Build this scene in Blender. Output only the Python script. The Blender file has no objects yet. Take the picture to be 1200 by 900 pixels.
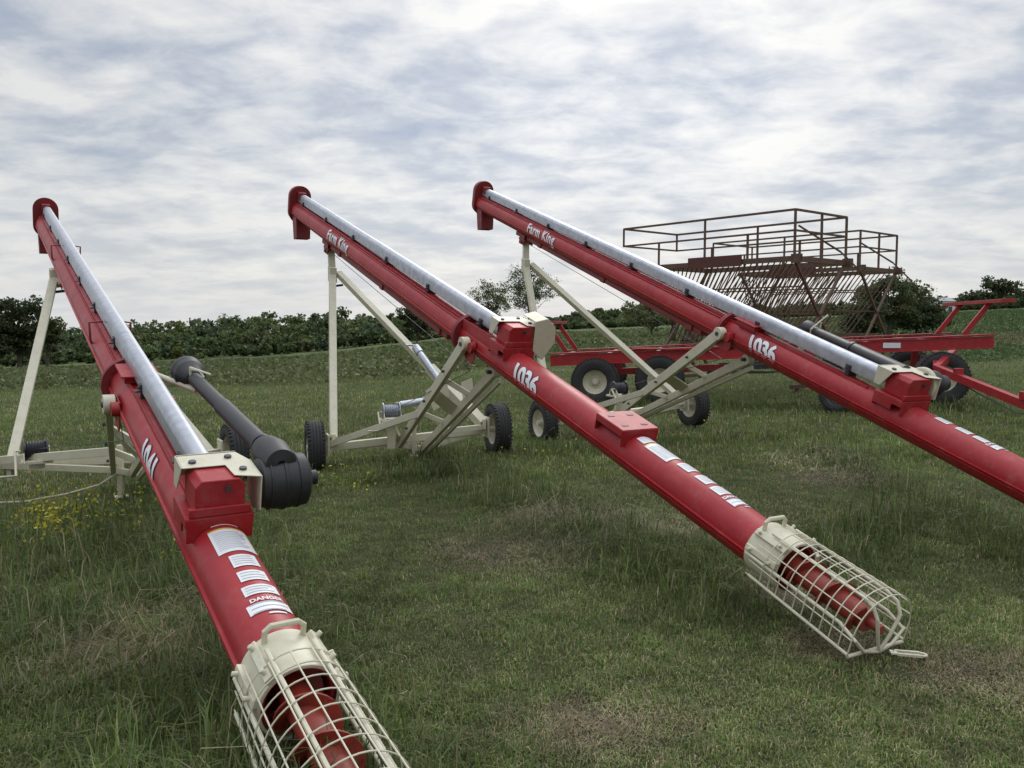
import bpy, bmesh, math, random
import numpy as np
from mathutils import Vector, Matrix
random.seed(7); RNG = np.random.default_rng(11)
PI = math.pi
scene = bpy.context.scene
C = scene.collection
F = 970.0; HY = 378.0; H = 1.52

def V(*a): return Vector(a)
def P(px, py, d):
    """point of the place seen at (px,py) of the 1200x900 photo, d metres ahead of the camera"""
    return V((px-600)/F*d, d, H-(py-HY)/F*d)

# ------------------------------------------------------------------ terrain
def ss(t):
    t = np.clip(t, 0, 1); return t*t*(3-2*t)
def ground(x, y):
    x = np.asarray(x, float); y = np.asarray(y, float)
    r = np.hypot(x, y)
    z = .040*x*ss((r-1.5)/8)*np.where(x < 0, 1.0, .45+.55*ss((r-16)/60))
    px = 600+F*x/np.maximum(y, .5)
    z = z - 2.4*ss((y-22)/110)*ss((620-px)/330)
    z = z - 3.0*ss((r-170)/500)*0
    z = z + (.018*np.sin(1.3*x+.6)*np.sin(1.1*y+1) + .012*np.sin(3.1*x+2*y) + .05*np.sin(.33*x+.2)*np.sin(.27*y+.8)*ss((r-6)/10))*ss((r-1)/3)*ss((400-r)/200)
    return z
def gz(x, y): return float(ground(x, y))

# ------------------------------------------------------------------ materials
def newmat(name):
    m = bpy.data.materials.new(name); m.use_nodes = True
    nt = m.node_tree; b = nt.nodes['Principled BSDF']
    return m, nt, b
def N(nt, t, **kw):
    n = nt.nodes.new(t)
    for k, v in kw.items(): setattr(n, k, v)
    return n
def paint(name, col, col2=None, rough=.4, metal=0, nscale=6, bump=.02, coat=0, dirt=None, dirtamt=.35, spec=.5):
    m, nt, b = newmat(name)
    tc = N(nt, 'ShaderNodeTexCoord'); no = N(nt, 'ShaderNodeTexNoise'); no.inputs['Scale'].default_value = nscale
    no.inputs['Detail'].default_value = 6; no.inputs['Roughness'].default_value = .65
    nt.links.new(tc.outputs['Object'], no.inputs['Vector'])
    mx = N(nt, 'ShaderNodeMix', data_type='RGBA'); mx.inputs[6].default_value = (*col, 1)
    mx.inputs[7].default_value = (*(col2 or [c*.8 for c in col]), 1)
    cr = N(nt, 'ShaderNodeMapRange'); cr.inputs[1].default_value = .35; cr.inputs[2].default_value = .7
    nt.links.new(no.outputs['Fac'], cr.inputs[0]); nt.links.new(cr.outputs[0], mx.inputs[0])
    out = mx.outputs[2]
    if dirt:
        n2 = N(nt, 'ShaderNodeTexNoise'); n2.inputs['Scale'].default_value = nscale*3.3; n2.inputs['Detail'].default_value = 9
        n2.inputs['Roughness'].default_value = .75
        nt.links.new(tc.outputs['Object'], n2.inputs['Vector'])
        r2 = N(nt, 'ShaderNodeMapRange'); r2.inputs[1].default_value = .5; r2.inputs[2].default_value = .78; r2.inputs[4].default_value = dirtamt
        nt.links.new(n2.outputs['Fac'], r2.inputs[0])
        m2 = N(nt, 'ShaderNodeMix', data_type='RGBA'); m2.inputs[7].default_value = (*dirt, 1)
        nt.links.new(out, m2.inputs[6]); nt.links.new(r2.outputs[0], m2.inputs[0]); out = m2.outputs[2]
    nt.links.new(out, b.inputs['Base Color'])
    rr = N(nt, 'ShaderNodeMapRange'); rr.inputs[3].default_value = max(.05, rough-.08); rr.inputs[4].default_value = min(1, rough+.15)
    nt.links.new(no.outputs['Fac'], rr.inputs[0]); nt.links.new(rr.outputs[0], b.inputs['Roughness'])
    b.inputs['Metallic'].default_value = metal; b.inputs['Coat Weight'].default_value = coat; b.inputs['Coat Roughness'].default_value = .18
    b.inputs['Specular IOR Level'].default_value = spec
    if bump:
        bp = N(nt, 'ShaderNodeBump'); bp.inputs['Strength'].default_value = .25; bp.inputs['Distance'].default_value = bump
        nt.links.new(no.outputs['Fac'], bp.inputs['Height']); nt.links.new(bp.outputs[0], b.inputs['Normal'])
    return m
M = {}
M['red'] = paint('red_paint', (.35, .015, .020), (.29, .013, .018), .44, spec=.38, coat=.06, nscale=3, bump=.004, dirt=(.36, .14, .11), dirtamt=.45)
M['red_dull'] = paint('dull_red_paint', (.24, .016, .020), (.17, .014, .016), .5, nscale=5, bump=.004, dirt=(.16, .07, .05))
M['screw'] = paint('worn_red_steel', (.30, .030, .015), (.17, .03, .02), .45, nscale=9, bump=.004, dirt=(.12, .05, .03))
M['cream'] = paint('cream_paint', (.60, .57, .43), (.54, .51, .38), .42, nscale=5, bump=.003, dirt=(.30, .26, .18), dirtamt=.45)
M['galv'] = paint('galvanised_steel', (.50, .52, .56), (.36, .38, .42), .38, metal=.85, nscale=14, bump=.002, dirt=(.25, .26, .27), dirtamt=.3)
M['steel'] = paint('dark_steel', (.10, .10, .11), (.06, .06, .065), .45, metal=.7, nscale=12, bump=.002)
M['plastic'] = paint('black_plastic', (.016, .017, .019), (.026, .027, .029), .46, nscale=7, bump=.002, dirt=(.10, .09, .08), dirtamt=.25)
M['rubber'] = paint('tyre_rubber', (.020, .020, .021), (.032, .031, .030), .75, nscale=9, bump=.004, dirt=(.09, .08, .06), dirtamt=.35)
M['rust'] = paint('rusty_steel', (.135, .082, .050), (.075, .048, .036), .8, nscale=11, bump=.004, dirt=(.16, .07, .035), dirtamt=.6)
M['maroon'] = paint('faded_maroon_board', (.10, .028, .024), (.07, .025, .022), .65, nscale=8, bump=.002, dirt=(.13, .06, .04))
M['white'] = paint('white_vinyl', (.72, .73, .74), (.66, .67, .68), .45, nscale=8, bump=0, dirt=(.45, .42, .40), dirtamt=.3)
M['ink'] = paint('grey_ink', (.42, .42, .45), (.5, .5, .52), .6, nscale=8, bump=0)
M['yellow'] = paint('yellow_vinyl', (.70, .45, .03), (.62, .40, .03), .5, nscale=8, bump=0)
M['bark'] = paint('bark', (.075, .060, .045), (.12, .10, .08), .9, nscale=5, bump=.03)
M['shed'] = paint('white_shed_wall', (.62, .62, .60), (.5, .5, .48), .7, nscale=2, bump=0)
M['shed_roof'] = paint('grey_shed_roof', (.30, .31, .33), (.24, .25, .26), .6, nscale=2, bump=0)

M['ink'].name = 'grey_ink'
def leafmat(name, rough=.6, trans=.35):
    m, nt, b = newmat(name)
    at = N(nt, 'ShaderNodeAttribute'); at.attribute_name = 'Col'
    b.inputs['Roughness'].default_value = rough; b.inputs['Specular IOR Level'].default_value = .3
    nt.links.new(at.outputs['Color'], b.inputs['Base Color'])
    tr = N(nt, 'ShaderNodeBsdfTranslucent'); nt.links.new(at.outputs['Color'], tr.inputs['Color'])
    mx = N(nt, 'ShaderNodeMixShader'); mx.inputs[0].default_value = trans
    nt.links.new(b.outputs[0], mx.inputs[1]); nt.links.new(tr.outputs[0], mx.inputs[2])
    nt.links.new(mx.outputs[0], nt.nodes['Material Output'].inputs['Surface'])
    return m
M['leaf'] = leafmat('foliage'); M['grass'] = leafmat('grass_blades', .55, .3); M['petal'] = leafmat('petals', .6, .2)

# ground
def ground_mat():
    m, nt, b = newmat('meadow_soil_and_turf')
    tc = N(nt, 'ShaderNodeTexCoord')
    def noise(s, det=8, ro=.6):
        n = N(nt, 'ShaderNodeTexNoise'); n.inputs['Scale'].default_value = s; n.inputs['Detail'].default_value = det; n.inputs['Roughness'].default_value = ro
        nt.links.new(tc.outputs['Object'], n.inputs['Vector']); return n
    def ramp(src, stops):
        r = N(nt, 'ShaderNodeValToRGB'); e = r.color_ramp.elements
        while len(e) < len(stops): e.new(.5)
        for i, (p, c) in enumerate(stops): e[i].position = p; e[i].color = (*c, 1)
        nt.links.new(src, r.inputs[0]); return r
    def mix(f, a, bb):
        x = N(nt, 'ShaderNodeMix', data_type='RGBA'); nt.links.new(f, x.inputs[0]); nt.links.new(a, x.inputs[6]); nt.links.new(bb, x.inputs[7]); return x.outputs[2]
    big = noise(.55, 8, .6); fine = noise(30, 8, .75); mid = noise(4.5, 8, .7)
    near = ramp(mid.outputs['Fac'], [(.3, (.045, .055, .022)), (.48, (.065, .072, .030)), (.62, (.10, .09, .048)), (.75, (.15, .12, .07))])
    far = ramp(noise(.12, 10, .65).outputs['Fac'], [(.3, (.060, .085, .030)), (.5, (.080, .108, .038)), (.68, (.105, .12, .052))])
    sep = N(nt, 'ShaderNodeVectorMath', operation='LENGTH'); nt.links.new(tc.outputs['Object'], sep.inputs[0])
    mr = N(nt, 'ShaderNodeMapRange'); mr.inputs[1].default_value = 12; mr.inputs[2].default_value = 40; nt.links.new(sep.outputs['Value'], mr.inputs[0])
    c = mix(mr.outputs[0], near.outputs[0], far.outputs[0])
    dk = ramp(fine.outputs['Fac'], [(.3, (.55, .55, .55)), (.7, (1.25, 1.25, 1.2))])
    mul = N(nt, 'ShaderNodeMix', data_type='RGBA', blend_type='MULTIPLY'); mul.inputs[0].default_value = .8
    nt.links.new(c, mul.inputs[6]); nt.links.new(dk.outputs[0], mul.inputs[7])
    nt.links.new(mul.outputs[2], b.inputs['Base Color']); b.inputs['Roughness'].default_value = .95; b.inputs['Specular IOR Level'].default_value = .15
    bp = N(nt, 'ShaderNodeBump'); bp.inputs['Strength'].default_value = .8; bp.inputs['Distance'].default_value = .05
    nt.links.new(fine.outputs['Fac'], bp.inputs['Height']); nt.links.new(bp.outputs[0], b.inputs['Normal'])
    return m
M['ground'] = ground_mat()

# ------------------------------------------------------------------ mesh building
class MB:
    def __init__(s): s.v = []; s.f = []
    def add(s, vs, fs):
        o = len(s.v); s.v += [tuple(p) for p in vs]; s.f += [tuple(i+o for i in f) for f in fs]; return s
    def box(s, c, hx, hy, hz):
        """c centre; hx,hy,hz half-extent vectors"""
        vs = [c+i*hx+j*hy+k*hz for i in (-1, 1) for j in (-1, 1) for k in (-1, 1)]
        return s.add(vs, [(0, 1, 3, 2), (4, 6, 7, 5), (0, 4, 5, 1), (2, 3, 7, 6), (0, 2, 6, 4), (1, 5, 7, 3)])
    def bar(s, p, q, w, h, up=V(0, 0, 1)):
        d = (q-p); L = d.length; d = d/L
        sd = d.cross(up)
        if sd.length < 1e-3: sd = d.cross(V(1, 0, 0))
        sd.normalize(); uu = sd.cross(d)
        return s.box((p+q)/2, d*(L/2), sd*(w/2), uu*(h/2))
    def tube(s, pts, r, n=10, cap=True, up=None):
        pts = [Vector(p) for p in pts]; k = len(pts); rr = r if isinstance(r, (list, tuple)) else [r]*k
        t0 = (pts[1]-pts[0]).normalized(); a = t0.cross(V(0, 0, 1))
        if a.length < 1e-2: a = t0.cross(V(1, 0, 0))
        a.normalize(); vs = []
        for i, p in enumerate(pts):
            t = (pts[min(i+1, k-1)]-pts[max(i-1, 0)]).normalized()
            a = (a-t*a.dot(t)).normalized(); b = t.cross(a)
            for j in range(n):
                an = 2*PI*j/n; vs.append(p+(a*math.cos(an)+b*math.sin(an))*rr[i])
        fs = [(i*n+j, i*n+(j+1) % n, (i+1)*n+(j+1) % n, (i+1)*n+j) for i in range(k-1) for j in range(n)]
        if cap: fs += [tuple(range(n))[::-1], tuple(range((k-1)*n, k*n))]
        return s.add(vs, fs)
    def lathe(s, c, ax, prof, n=32, a0=None):
        """prof: list of (offset along ax, radius)"""
        ax = ax.normalized(); a = a0 or ax.cross(V(0, 0, 1))
        if a.length < 1e-2: a = ax.cross(V(1, 0, 0))
        a = a.normalized(); b = ax.cross(a); vs = []
        for (o, r) in prof:
            for j in range(n):
                an = 2*PI*j/n; vs.append(c+ax*o+(a*math.cos(an)+b*math.sin(an))*r)
        k = len(prof)
        return s.add(vs, [(i*n+j, i*n+(j+1) % n, (i+1)*n+(j+1) % n, (i+1)*n+j) for i in range(k-1) for j in range(n)])
    def prism(s, poly, off):
        """poly: coplanar points, off: extrusion vector"""
        k = len(poly); vs = list(poly)+[p+off for p in poly]
        return s.add(vs, [tuple(range(k))[::-1], tuple(range(k, 2*k))]+[(i, (i+1) % k, k+(i+1) % k, k+i) for i in range(k)])
def link(name, me, parent=None):
    o = bpy.data.objects.new(name, me); C.objects.link(o)
    if parent: o.parent = parent
    return o
def part(name, mb, mat, parent=None, origin=None, bevel=0, label=None, sharp=35):
    me = bpy.data.meshes.new(name)
    if origin is None:
        origin = root_loc(parent) if parent else V(0, 0, 0)
    me.from_pydata([(p[0]-origin[0], p[1]-origin[1], p[2]-origin[2]) for p in mb.v], [], mb.f)
    bm = bmesh.new(); bm.from_mesh(me); bmesh.ops.recalc_face_normals(bm, faces=bm.faces); bm.to_mesh(me); bm.free()
    me.materials.append(M[mat] if isinstance(mat, str) else mat)
    me.polygons.foreach_set('use_smooth', [True]*len(me.polygons)); me.set_sharp_from_angle(angle=math.radians(sharp))
    o = link(name, me, parent)
    if not parent: o.location = origin
    if bevel:
        md = o.modifiers.new('bevel', 'BEVEL'); md.width = bevel; md.segments = 2; md.limit_method = 'ANGLE'
    if label: o['label'] = label
    return o
def root_loc(o):
    l = Vector(o.location)
    while o.parent: o = o.parent; l += Vector(o.location)
    return l
def thing(name, label, cat, loc, group=None):
    o = bpy.data.objects.new(name, None); C.objects.link(o); o.location = loc; o.empty_display_size = .3
    o['label'] = label; o['category'] = cat
    if group: o['group'] = group
    return o
def tag(o, label, cat, group=None, kind=None):
    if label: o['label'] = label
    if cat: o['category'] = cat
    if group: o['group'] = group
    if kind: o['kind'] = kind
    return o

# ------------------------------------------------------------------ lettering wrapped on a tube
def text_geo(s, size, shear=0, bold=.0, spacing=1.0):
    cu = bpy.data.curves.new('lettering', 'FONT'); cu.body = s; cu.size = size; cu.shear = shear; cu.offset = bold; cu.space_character = spacing
    cu.resolution_u = 3; cu.align_x = 'CENTER'; cu.align_y = 'CENTER'
    to = bpy.data.objects.new('lettering_curve', cu); C.objects.link(to)
    me = bpy.data.meshes.new_from_object(to); C.objects.unlink(to); bpy.data.objects.remove(to)
    bm = bmesh.new(); bm.from_mesh(me); bmesh.ops.triangulate(bm, faces=bm.faces)
    ys = [v.co.y for v in bm.verts]; y0, y1 = min(ys), max(ys); k = 14
    for i in range(1, k):
        g = list(bm.verts)+list(bm.edges)+list(bm.faces)
        bmesh.ops.bisect_plane(bm, geom=g, plane_co=(0, y0+(y1-y0)*i/k, 0), plane_no=(0, 1, 0))
    bm.verts.index_update()
    vs = [(v.co.x, v.co.y) for v in bm.verts]; fs = [tuple(v.index for v in f.verts) for f in bm.faces]; bm.free(); bpy.data.meshes.remove(me)
    return vs, fs

# ------------------------------------------------------------------ wheel
def wheel(parent, c, ax, R=.32, W=.19, rimcol='cream', hubcol='cream', label=None, rk=.60):
    ax = ax.normalized(); rr = R*rk
    rim = MB()
    prof = [(-.36*W, rr*1.04), (-.40*W, rr*1.0), (-.34*W, rr*.93), (-.12*W, rr*.86), (-.06*W, rr*.62), (.02*W, rr*.50), (.02*W, rr*.36), (-.10*W, rr*.30), (-.14*W, rr*.02)]
    for sgn in (1, -1): rim.lathe(c, ax*sgn, [(o if True else o, r) for o, r in prof], 36)
    for j in range(5):
        an = 2*PI*j/5; e1 = ax.cross(V(0, 0, 1)).normalized(); e2 = ax.cross(e1)
        q = c+(e1*math.cos(an)+e2*math.sin(an))*rr*.42
        for sgn in (1, -1): rim.tube([q, q-ax*sgn*.035], .011, 6)
    rim.lathe(c, ax, [(-.09, .001), (-.09, .035), (.09, .035), (.09, .001)], 14)
    w = part('wheel', rim, rimcol, parent, label=label)
    ty = MB()
    pr = [(-.40*W, rr*.98), (-.47*W, rr*1.10), (-.5*W, R*.78), (-.47*W, R*.90), (-.40*W, R*.965), (-.30*W, R*.99)]
    # grooved tread
    for o in (-.22, -.20, -.16, -.14, -.03, -.01, .01, .03, .14, .16, .20, .22):
        g = abs(o) in (.16, .20) or abs(o) == .01
        pr.append((o*W, R*.975 if g else R))
    pr += [(-o, r) for o, r in [(-.30*W, R*.99), (-.40*W, R*.965), (-.47*W, R*.90), (-.5*W, R*.78), (-.47*W, rr*1.10), (-.40*W, rr*.98)]]
    ty.lathe(c, ax, pr, 48)
    e1 = ax.cross(V(0, 0, 1)).normalized(); e2 = ax.cross(e1)
    for j in range(40):
        an = 2*PI*j/40; d = e1*math.cos(an)+e2*math.sin(an); t = ax.cross(d)
        for sgn in (1, -1): ty.box(c+d*R*.965+ax*sgn*W*.40, d*.012, t*.011, ax*W*.075)
    o = part('tyre', ty, 'rubber', w, origin=root_loc(parent))
    return w

# ------------------------------------------------------------------ the auger
def slide(O, T, px):
    k = (px-600)/F; u = T-O; return O+u*((k*O.y-O.x)/(u.x-k*u.y))
def auger(cfg):
    O = cfg['O']; T = cfg['T']; u = (T-O); L = u.length; u = u/L
    w = u.cross(V(0, 0, 1)).normalized(); n = w.cross(u).normalized(); R = .127
    uh = V(u.x, u.y, 0).normalized()
    def X(s, a=0, b=0): return O+u*s+w*a+n*b
    def s_px(px):
        k = (px-600)/F; return (k*O.y-O.x)/(u.x-k*u.y)
    wl, wr = cfg['wheels']; mid = (wl+wr)/2
    root = thing('grain_auger', cfg['label'], 'grain auger', V(mid.x, mid.y, gz(mid.x, mid.y)), 'red grain augers parked in a row')
    def pt(name, mb, mat, bevel=0, label=None, parent=None, sharp=35):
        return part(name, mb, mat, parent or root, origin=root.location, bevel=bevel, label=label, sharp=sharp)
    sj = s_px(cfg['joint_px']); sg = s_px(cfg['gear_px'])
    def ang(th, r=R): return (r*math.sin(th), r*math.cos(th))   # angle from the top, + to the right side
    # lower tube (hollow at the intake)
    t = MB(); t.lathe(O, u, [(.20, R-.012), (-.06, R-.012), (-.06, R), (sj, R)], 48)
    for th in (math.radians(98), -math.radians(98)):
        for dth in (-.07, .07):
            a, b = ang(th+dth, R+.006); rad = (w*a+n*b).normalized()
            t.box(X((sj+.14)/2, a, b), u*((sj-.16)/2), rad*.009, rad.cross(u)*.0035)
    low = pt('lower_tube', t, 'red')
    # upper tube with a slide track below
    t = MB(); t.lathe(O, u, [(sj, R*.985), (L, R*.985)], 48)
    for th in (math.radians(100), -math.radians(100), math.radians(38), -math.radians(38)):
        a, b = ang(th, R+.004); rad = (w*a+n*b).normalized()
        t.box(X((sj+L)/2, a, b), u*((L-sj)/2-.05), rad*.010, rad.cross(u)*.0035)
    up_ = pt('upper_tube', t, 'red')
    t = MB(); t.box(X((sj+cfg['apex_s'])/2+.35, 0, -R-.022), u*((cfg['apex_s']-sj)/2-.05), w*.045, n*.028)
    for k in range(3):
        s = sj+.6+(cfg['apex_s']-sj-.8)*k/2.2; t.box(X(s, 0, -R-.02), u*.05, w*.06, n*.032)
    pt('slide_track', t, 'red_dull', .004)
    # flange joint
    t = MB(); t.lathe(O, u, [(sj-.022, R-.002), (sj-.022, .185), (sj-.003, .185), (sj-.003, R-.002)], 40); t.lathe(O, u, [(sj+.003, R-.002), (sj+.003, .185), (sj+.022, .185), (sj+.022, R-.002)], 40)
    for j in range(12):
        a, b = ang(2*PI*j/12+.2, .15); t.tube([X(sj-.035, a, b), X(sj+.035, a, b)], .010, 6)
    pt('flange', t, 'red_dull')
    if not cfg.get('empty_px'):
        t = MB(); t.box(X(sj-.28, 0, R+.022), u*.13, w*.095, n*.02); t.box(X(sj-.28, 0, R+.05), u*.15, w*.115, n*.006); pt('shaft_rest_mount', t, 'red', .003)
    # head cover: capsule-shaped box across the tube's end
    poly = []
    for j in range(13):
        an = -PI/2+PI*j/12; poly.append((.155*math.sin(an), .205+.155*math.cos(an)))
    for j in range(13):
        an = PI/2+PI*j/12; poly.append((.155*math.sin(an), -.02+.155*math.cos(an)))
    t = MB(); t.prism([X(L-.01, a, b) for a, b in poly], u*.11)
    rim = [X(L-.022, a*1.05, (b-.1)*1.05+.1) for a, b in poly]; rim2 = [p+u*.018 for p in rim]
    t.prism(rim, u*.018)
    t.box(X(L-.10, 0, .24), u*.07, w*.05, n*.05)
    hd = pt('head_cover', t, 'red_dull', .006)
    # spout below the head
    t = MB(); c0 = X(L-.13, 0, -.04)
    dn = V(0, 0, -1)
    q = [c0+uh*i+w*j for i, j in ((-.12, -.11), (.11, -.11), (.11, .11), (-.12, .11))]
    q2 = [c0+dn*.36+uh*(i*.8+.0)+w*(j*.92) for i, j in ((-.12, -.11), (.11, -.11), (.11, .11), (-.12, .11))]
    q3 = [c0+dn*.36+uh*(i*.72)+w*(j*.85) for i, j in ((-.12, -.11), (.11, -.11), (.11, .11), (-.12, .11))]
    q4 = [p-dn*.3 for p in q3]
    t.add(q+q2+q3+q4, [(0, 1, 5, 4), (1, 2, 6, 5), (2, 3, 7, 6), (3, 0, 4, 7), (4, 5, 9, 8), (5, 6, 10, 9), (6, 7, 11, 10), (7, 4, 8, 11),
                       (8, 9, 13, 12), (9, 10, 14, 13), (10, 11, 15, 14), (11, 8, 12, 15), (12, 13, 14, 15)])
    pt('discharge_spout', t, 'red_dull', label=None)
    # galvanised guard over the drive shaft, an upturned channel
    t = MB(); s0 = sg+(.17); s1 = L-.03; hw = .052
    prof = [(-hw, -.07)]+[(hw*math.sin(x), hw*math.cos(x)) for x in np.linspace(-PI/2, PI/2, 11)]+[(hw, -.07)]
    prof2 = [(a*.955, b-.003 if b < 0 else b*.955) for a, b in prof][::-1]; ring = prof+prof2; k = len(ring)
    b0, b1 = .245, .215; vs = []; ns = 2
    segs = np.linspace(s0, s1, 5)
    for i in range(4):
        e = .0012*(i % 2)
        vs = []
        for s in (segs[i], segs[i+1]+.03*(i < 3)):
            bb = b0+(b1-b0)*(s-s0)/(s1-s0)
            vs += [X(s, .012+a*(1+e*12), bb+b*(1+e*12)) for a, b in ring]
        t.add(vs, [(j, (j+1) % k, k+(j+1) % k, k+j) for j in range(k)]+[tuple([j, j+1, k-2-j, k-1-j]) for j in range(k//2-1)]+[tuple([k+j, k+j+1, 2*k-2-j, 2*k-1-j]) for j in range(k//2-1)])
    pt('shaft_guard', t, 'galv')
    ns = int((s1-s0)/1.15)
    for i in range(ns+1):
        t = MB(); s = s0+.35+i*(s1-s0-.7)/ns; bb = b0+(b1-b0)*(s-s0)/(s1-s0)
        t.box(X(s, 0, (R+bb-.06)/2), u*.02, w*.045, n*((bb-.06-R)/2+.012))
        t.box(X(s, 0, bb-.072), u*.02, w*.08, n*.004)
        for a in (-.046, .07):
            t.box(X(s, a, bb-.05), u*.025, w*.004, n*.022); t.tube([X(s, a*1.0, bb-.05), X(s, a*1.35, bb-.05)], .009, 6)
        pt('guard_stand', t, 'steel')
    t = MB()
    for a in (-.062,): t.box(X((s0+s1)/2, a, R*.90), u*((s1-s0)/2-.1), w*.006, n*.016)
    pt('guard_rail', t, 'red')
    if cfg.get('loops'):
        for px in (68, 116):
            s = s_px(px+14); t = MB()
            for sg_ in (-1, 1):
                t.tube([X(s, sg_*.128, .02), X(s, sg_*.14, .05), X(s+.03, sg_*.145, .18), X(s+.03, sg_*.05, .19)], .0085, 6)
            pt('guard_hoop', t, 'red_dull')
    # intake collar, handle, cage, screw
    t = MB(); t.lathe(O, u, [(-.075, R+.002), (-.075, R+.014), (.15, R+.014), (.15, R+.002)], 48)
    for th in (-1.35, -.75, .75, 1.35):
        a, b = ang(th, R+.024); rad = (w*a+n*b).normalized()
        t.box(X(.03, a, b), u*.105, rad*.012, rad.cross(u)*.016)
        for s in (-.04, .10):
            t.tube([X(s, a, b), X(s, a*1.22, b*1.22)], .010, 6)
    pt('intake_collar', t, 'cream', .003)
    t = MB(); a1 = .068
    t.tube([X(.12, -a1, .11), X(.12, -a1, .165), X(.12, -a1+.02, .182), X(.12, a1-.02, .182), X(.12, a1, .165), X(.12, a1, .11)], .011, 8)
    pt('handle', t, 'cream')
    CL = cfg.get('cage', .80)
    def cr(s): return .168+.018*min(1, -s/CL)
    t = MB(); ths = np.radians([-125, -95, -62, -34, -8, 18, 46, 74, 100, 125])
    def cagept(th, s):
        a, b = ang(th, cr(s))
        if abs(th) > math.radians(80): a = math.copysign(cr(s)*1.02, a)
        b = max(b, -.09)
        return X(s, a, b)
    for th in ths: t.tube([cagept(th, .08 if abs(th) > 1 else -.02), cagept(th, -CL)], .0031, 6)
    nh = 10
    for i in range(nh+1):
        s = -.02-(CL-.02)*i/nh
        t.tube([cagept(x, s) for x in np.radians(np.linspace(-125, 125, 27))], .0031, 6)
    pt('cage_wire', t, 'cream')
    t = MB()
    for th in np.radians([-88, -30, 30, 88]):
        a, b = ang(th, cr(0)-.006)
        if abs(th) > 1: t.tube([X(.12, a, b), X(-CL+.1, a, b), X(-CL, a, b-.03), X(-CL-.01, a*.6, -.085), X(-CL-.02, 0, -.10)], .0085, 8)
        else: t.tube([X(.05, a, b), X(-CL+.08, a, b), X(-CL+.02, a, b-.015), X(-CL-.015, a*.95, b-.06), X(-CL-.02, a*.5, -.02), X(-CL-.02, 0, -.10)], .0085, 8)
    t.tube([X(-CL, -cr(-1), -.10), X(-CL, cr(-1), -.10)], .0085, 8)
    for sg_ in (-1, 1): t.tube([cagept(sg_*math.radians(125), .06), cagept(sg_*math.radians(125), -CL)], .0075, 8)
    pt('cage_frame', t, 'cream')
    t = MB(); t.tube([X(.25), X(-CL+.07)], .056, 20); t.tube([X(-CL+.07), X(-CL-.0)], .022, 12)
    rf = .100; pitch = .19; a0 = .25; k = 24; turns = (CL+.15)/pitch; m = int(turns*k); vs = []; fs = []
    for i in range(m+1):
        an = 2*PI*i/k; s = .22-pitch*i/k
        for r, ds in ((.052, 0), (rf, 0), (rf, -.009), (.052, -.009)):
            vs.append(X(s+ds, r*math.sin(an), r*math.cos(an)))
    for i in range(m):
        for j in range(4):
            fs.append((i*4+j, i*4+(j+1) % 4, i*4+4+(j+1) % 4, i*4+4+j))
    fs += [(0, 1, 2, 3), (m*4+3, m*4+2, m*4+1, m*4)]
    t.add(vs, fs)
    pt('intake_screw', t, 'screw')
    # saddles
    def saddle(s, empty):
        t = MB(); l2 = .13 if not empty else .15; hw = .14; bt = R+.038
        t.box(X(s, 0, bt), u*l2, w*hw, n*.005)
        for ss_ in (-1, 1):
            pol = [(-hw, bt), (hw, bt), (hw, .055)]+[(.128*math.cos(x), .128*math.sin(x)+.0) for x in np.linspace(.45, PI-.45, 12)]+[(-hw, .055)]
            if empty and ss_ < 0 or not empty or True:
                t.prism([X(s+ss_*(l2-.004), a, b) for a, b in pol], u*(.008*ss_))
        for a in (-hw, hw):
            t.box(X(s, a, bt-.02), u*l2, w*.004, n*.022)
        if not empty:
            for a in (-hw, hw): t.box(X(s+l2*.3, a, bt-.05), u*(l2*.65), w*.0045, n*.04)
        o = pt('gearbox_saddle', t, 'red', .002)
        if empty:
            for a in (-.075, .075):
                for q in (-.08, .08): t = MB(); t.box(X(s+q, a, bt+.006), u*.010, w*.022, n*.0015); pt('bolt_slot', t, 'steel', parent=o)
    if cfg.get('empty_px'): saddle(s_px(cfg['empty_px']), True)
    saddle(sg, False)
    # gearbox and its cream bracket
    t = MB(); bt = R+.045; bh = .080
    t.prism([X(sg-.12, a, b) for a, b in ((-.105, bt), (.105, bt), (.105, bt+bh*2-.03), (.08, bt+bh*2), (-.08, bt+bh*2), (-.105, bt+bh*2-.03))], u*.21)
    t.box(X(sg-.121, 0, bt+.02), u*.012, w*.13, n*.02)
    gb = pt('gearbox', t, 'red', .004)
    t = MB(); t.tube([X(sg-.12, .03, bt+.12), X(sg-.135, .03, bt+.12)], .014, 6); pt('bolt', t, 'steel', parent=gb)
    for a, s in ((-.08, .07), (.08, .10), (.11, -.05)):
        t = MB(); t.tube([X(sg+s, a, bt+bh*2), X(sg+s, a, bt+bh*2+.022)], .017, 6); pt('bolt', t, 'steel', parent=gb)
    t = MB(); tb = bt+bh*2+.006; th_ = .005
    t.prism([X(sg+s, a, tb) for s, a in ((.02, -.13), (.02, .05), (-.10, .06), (-.14, .165), (.06, .165), (.16, .13), (.16, -.13))], n*th_)
    t.prism([X(sg+s, .166, b) for s, b in ((-.14, tb+th_), (.06, tb+th_), (.08, tb-.02), (.08, tb-.16), (-.02, tb-.20), (-.14, tb-.16))], w*th_)
    t.prism([X(sg+s, -.131, b) for s, b in ((.02, tb+th_), (.17, tb+th_), (.17, tb-.13), (.11, tb-.13))], w*-th_)
    t.prism([X(sg+.171, a, b) for a, b in ((-.13, tb+th_), (.13, tb+th_), (.13, tb-.03), (-.13, tb-.10))], u*th_)
    pt('gearbox_bracket', t, 'cream', .0015)
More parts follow.
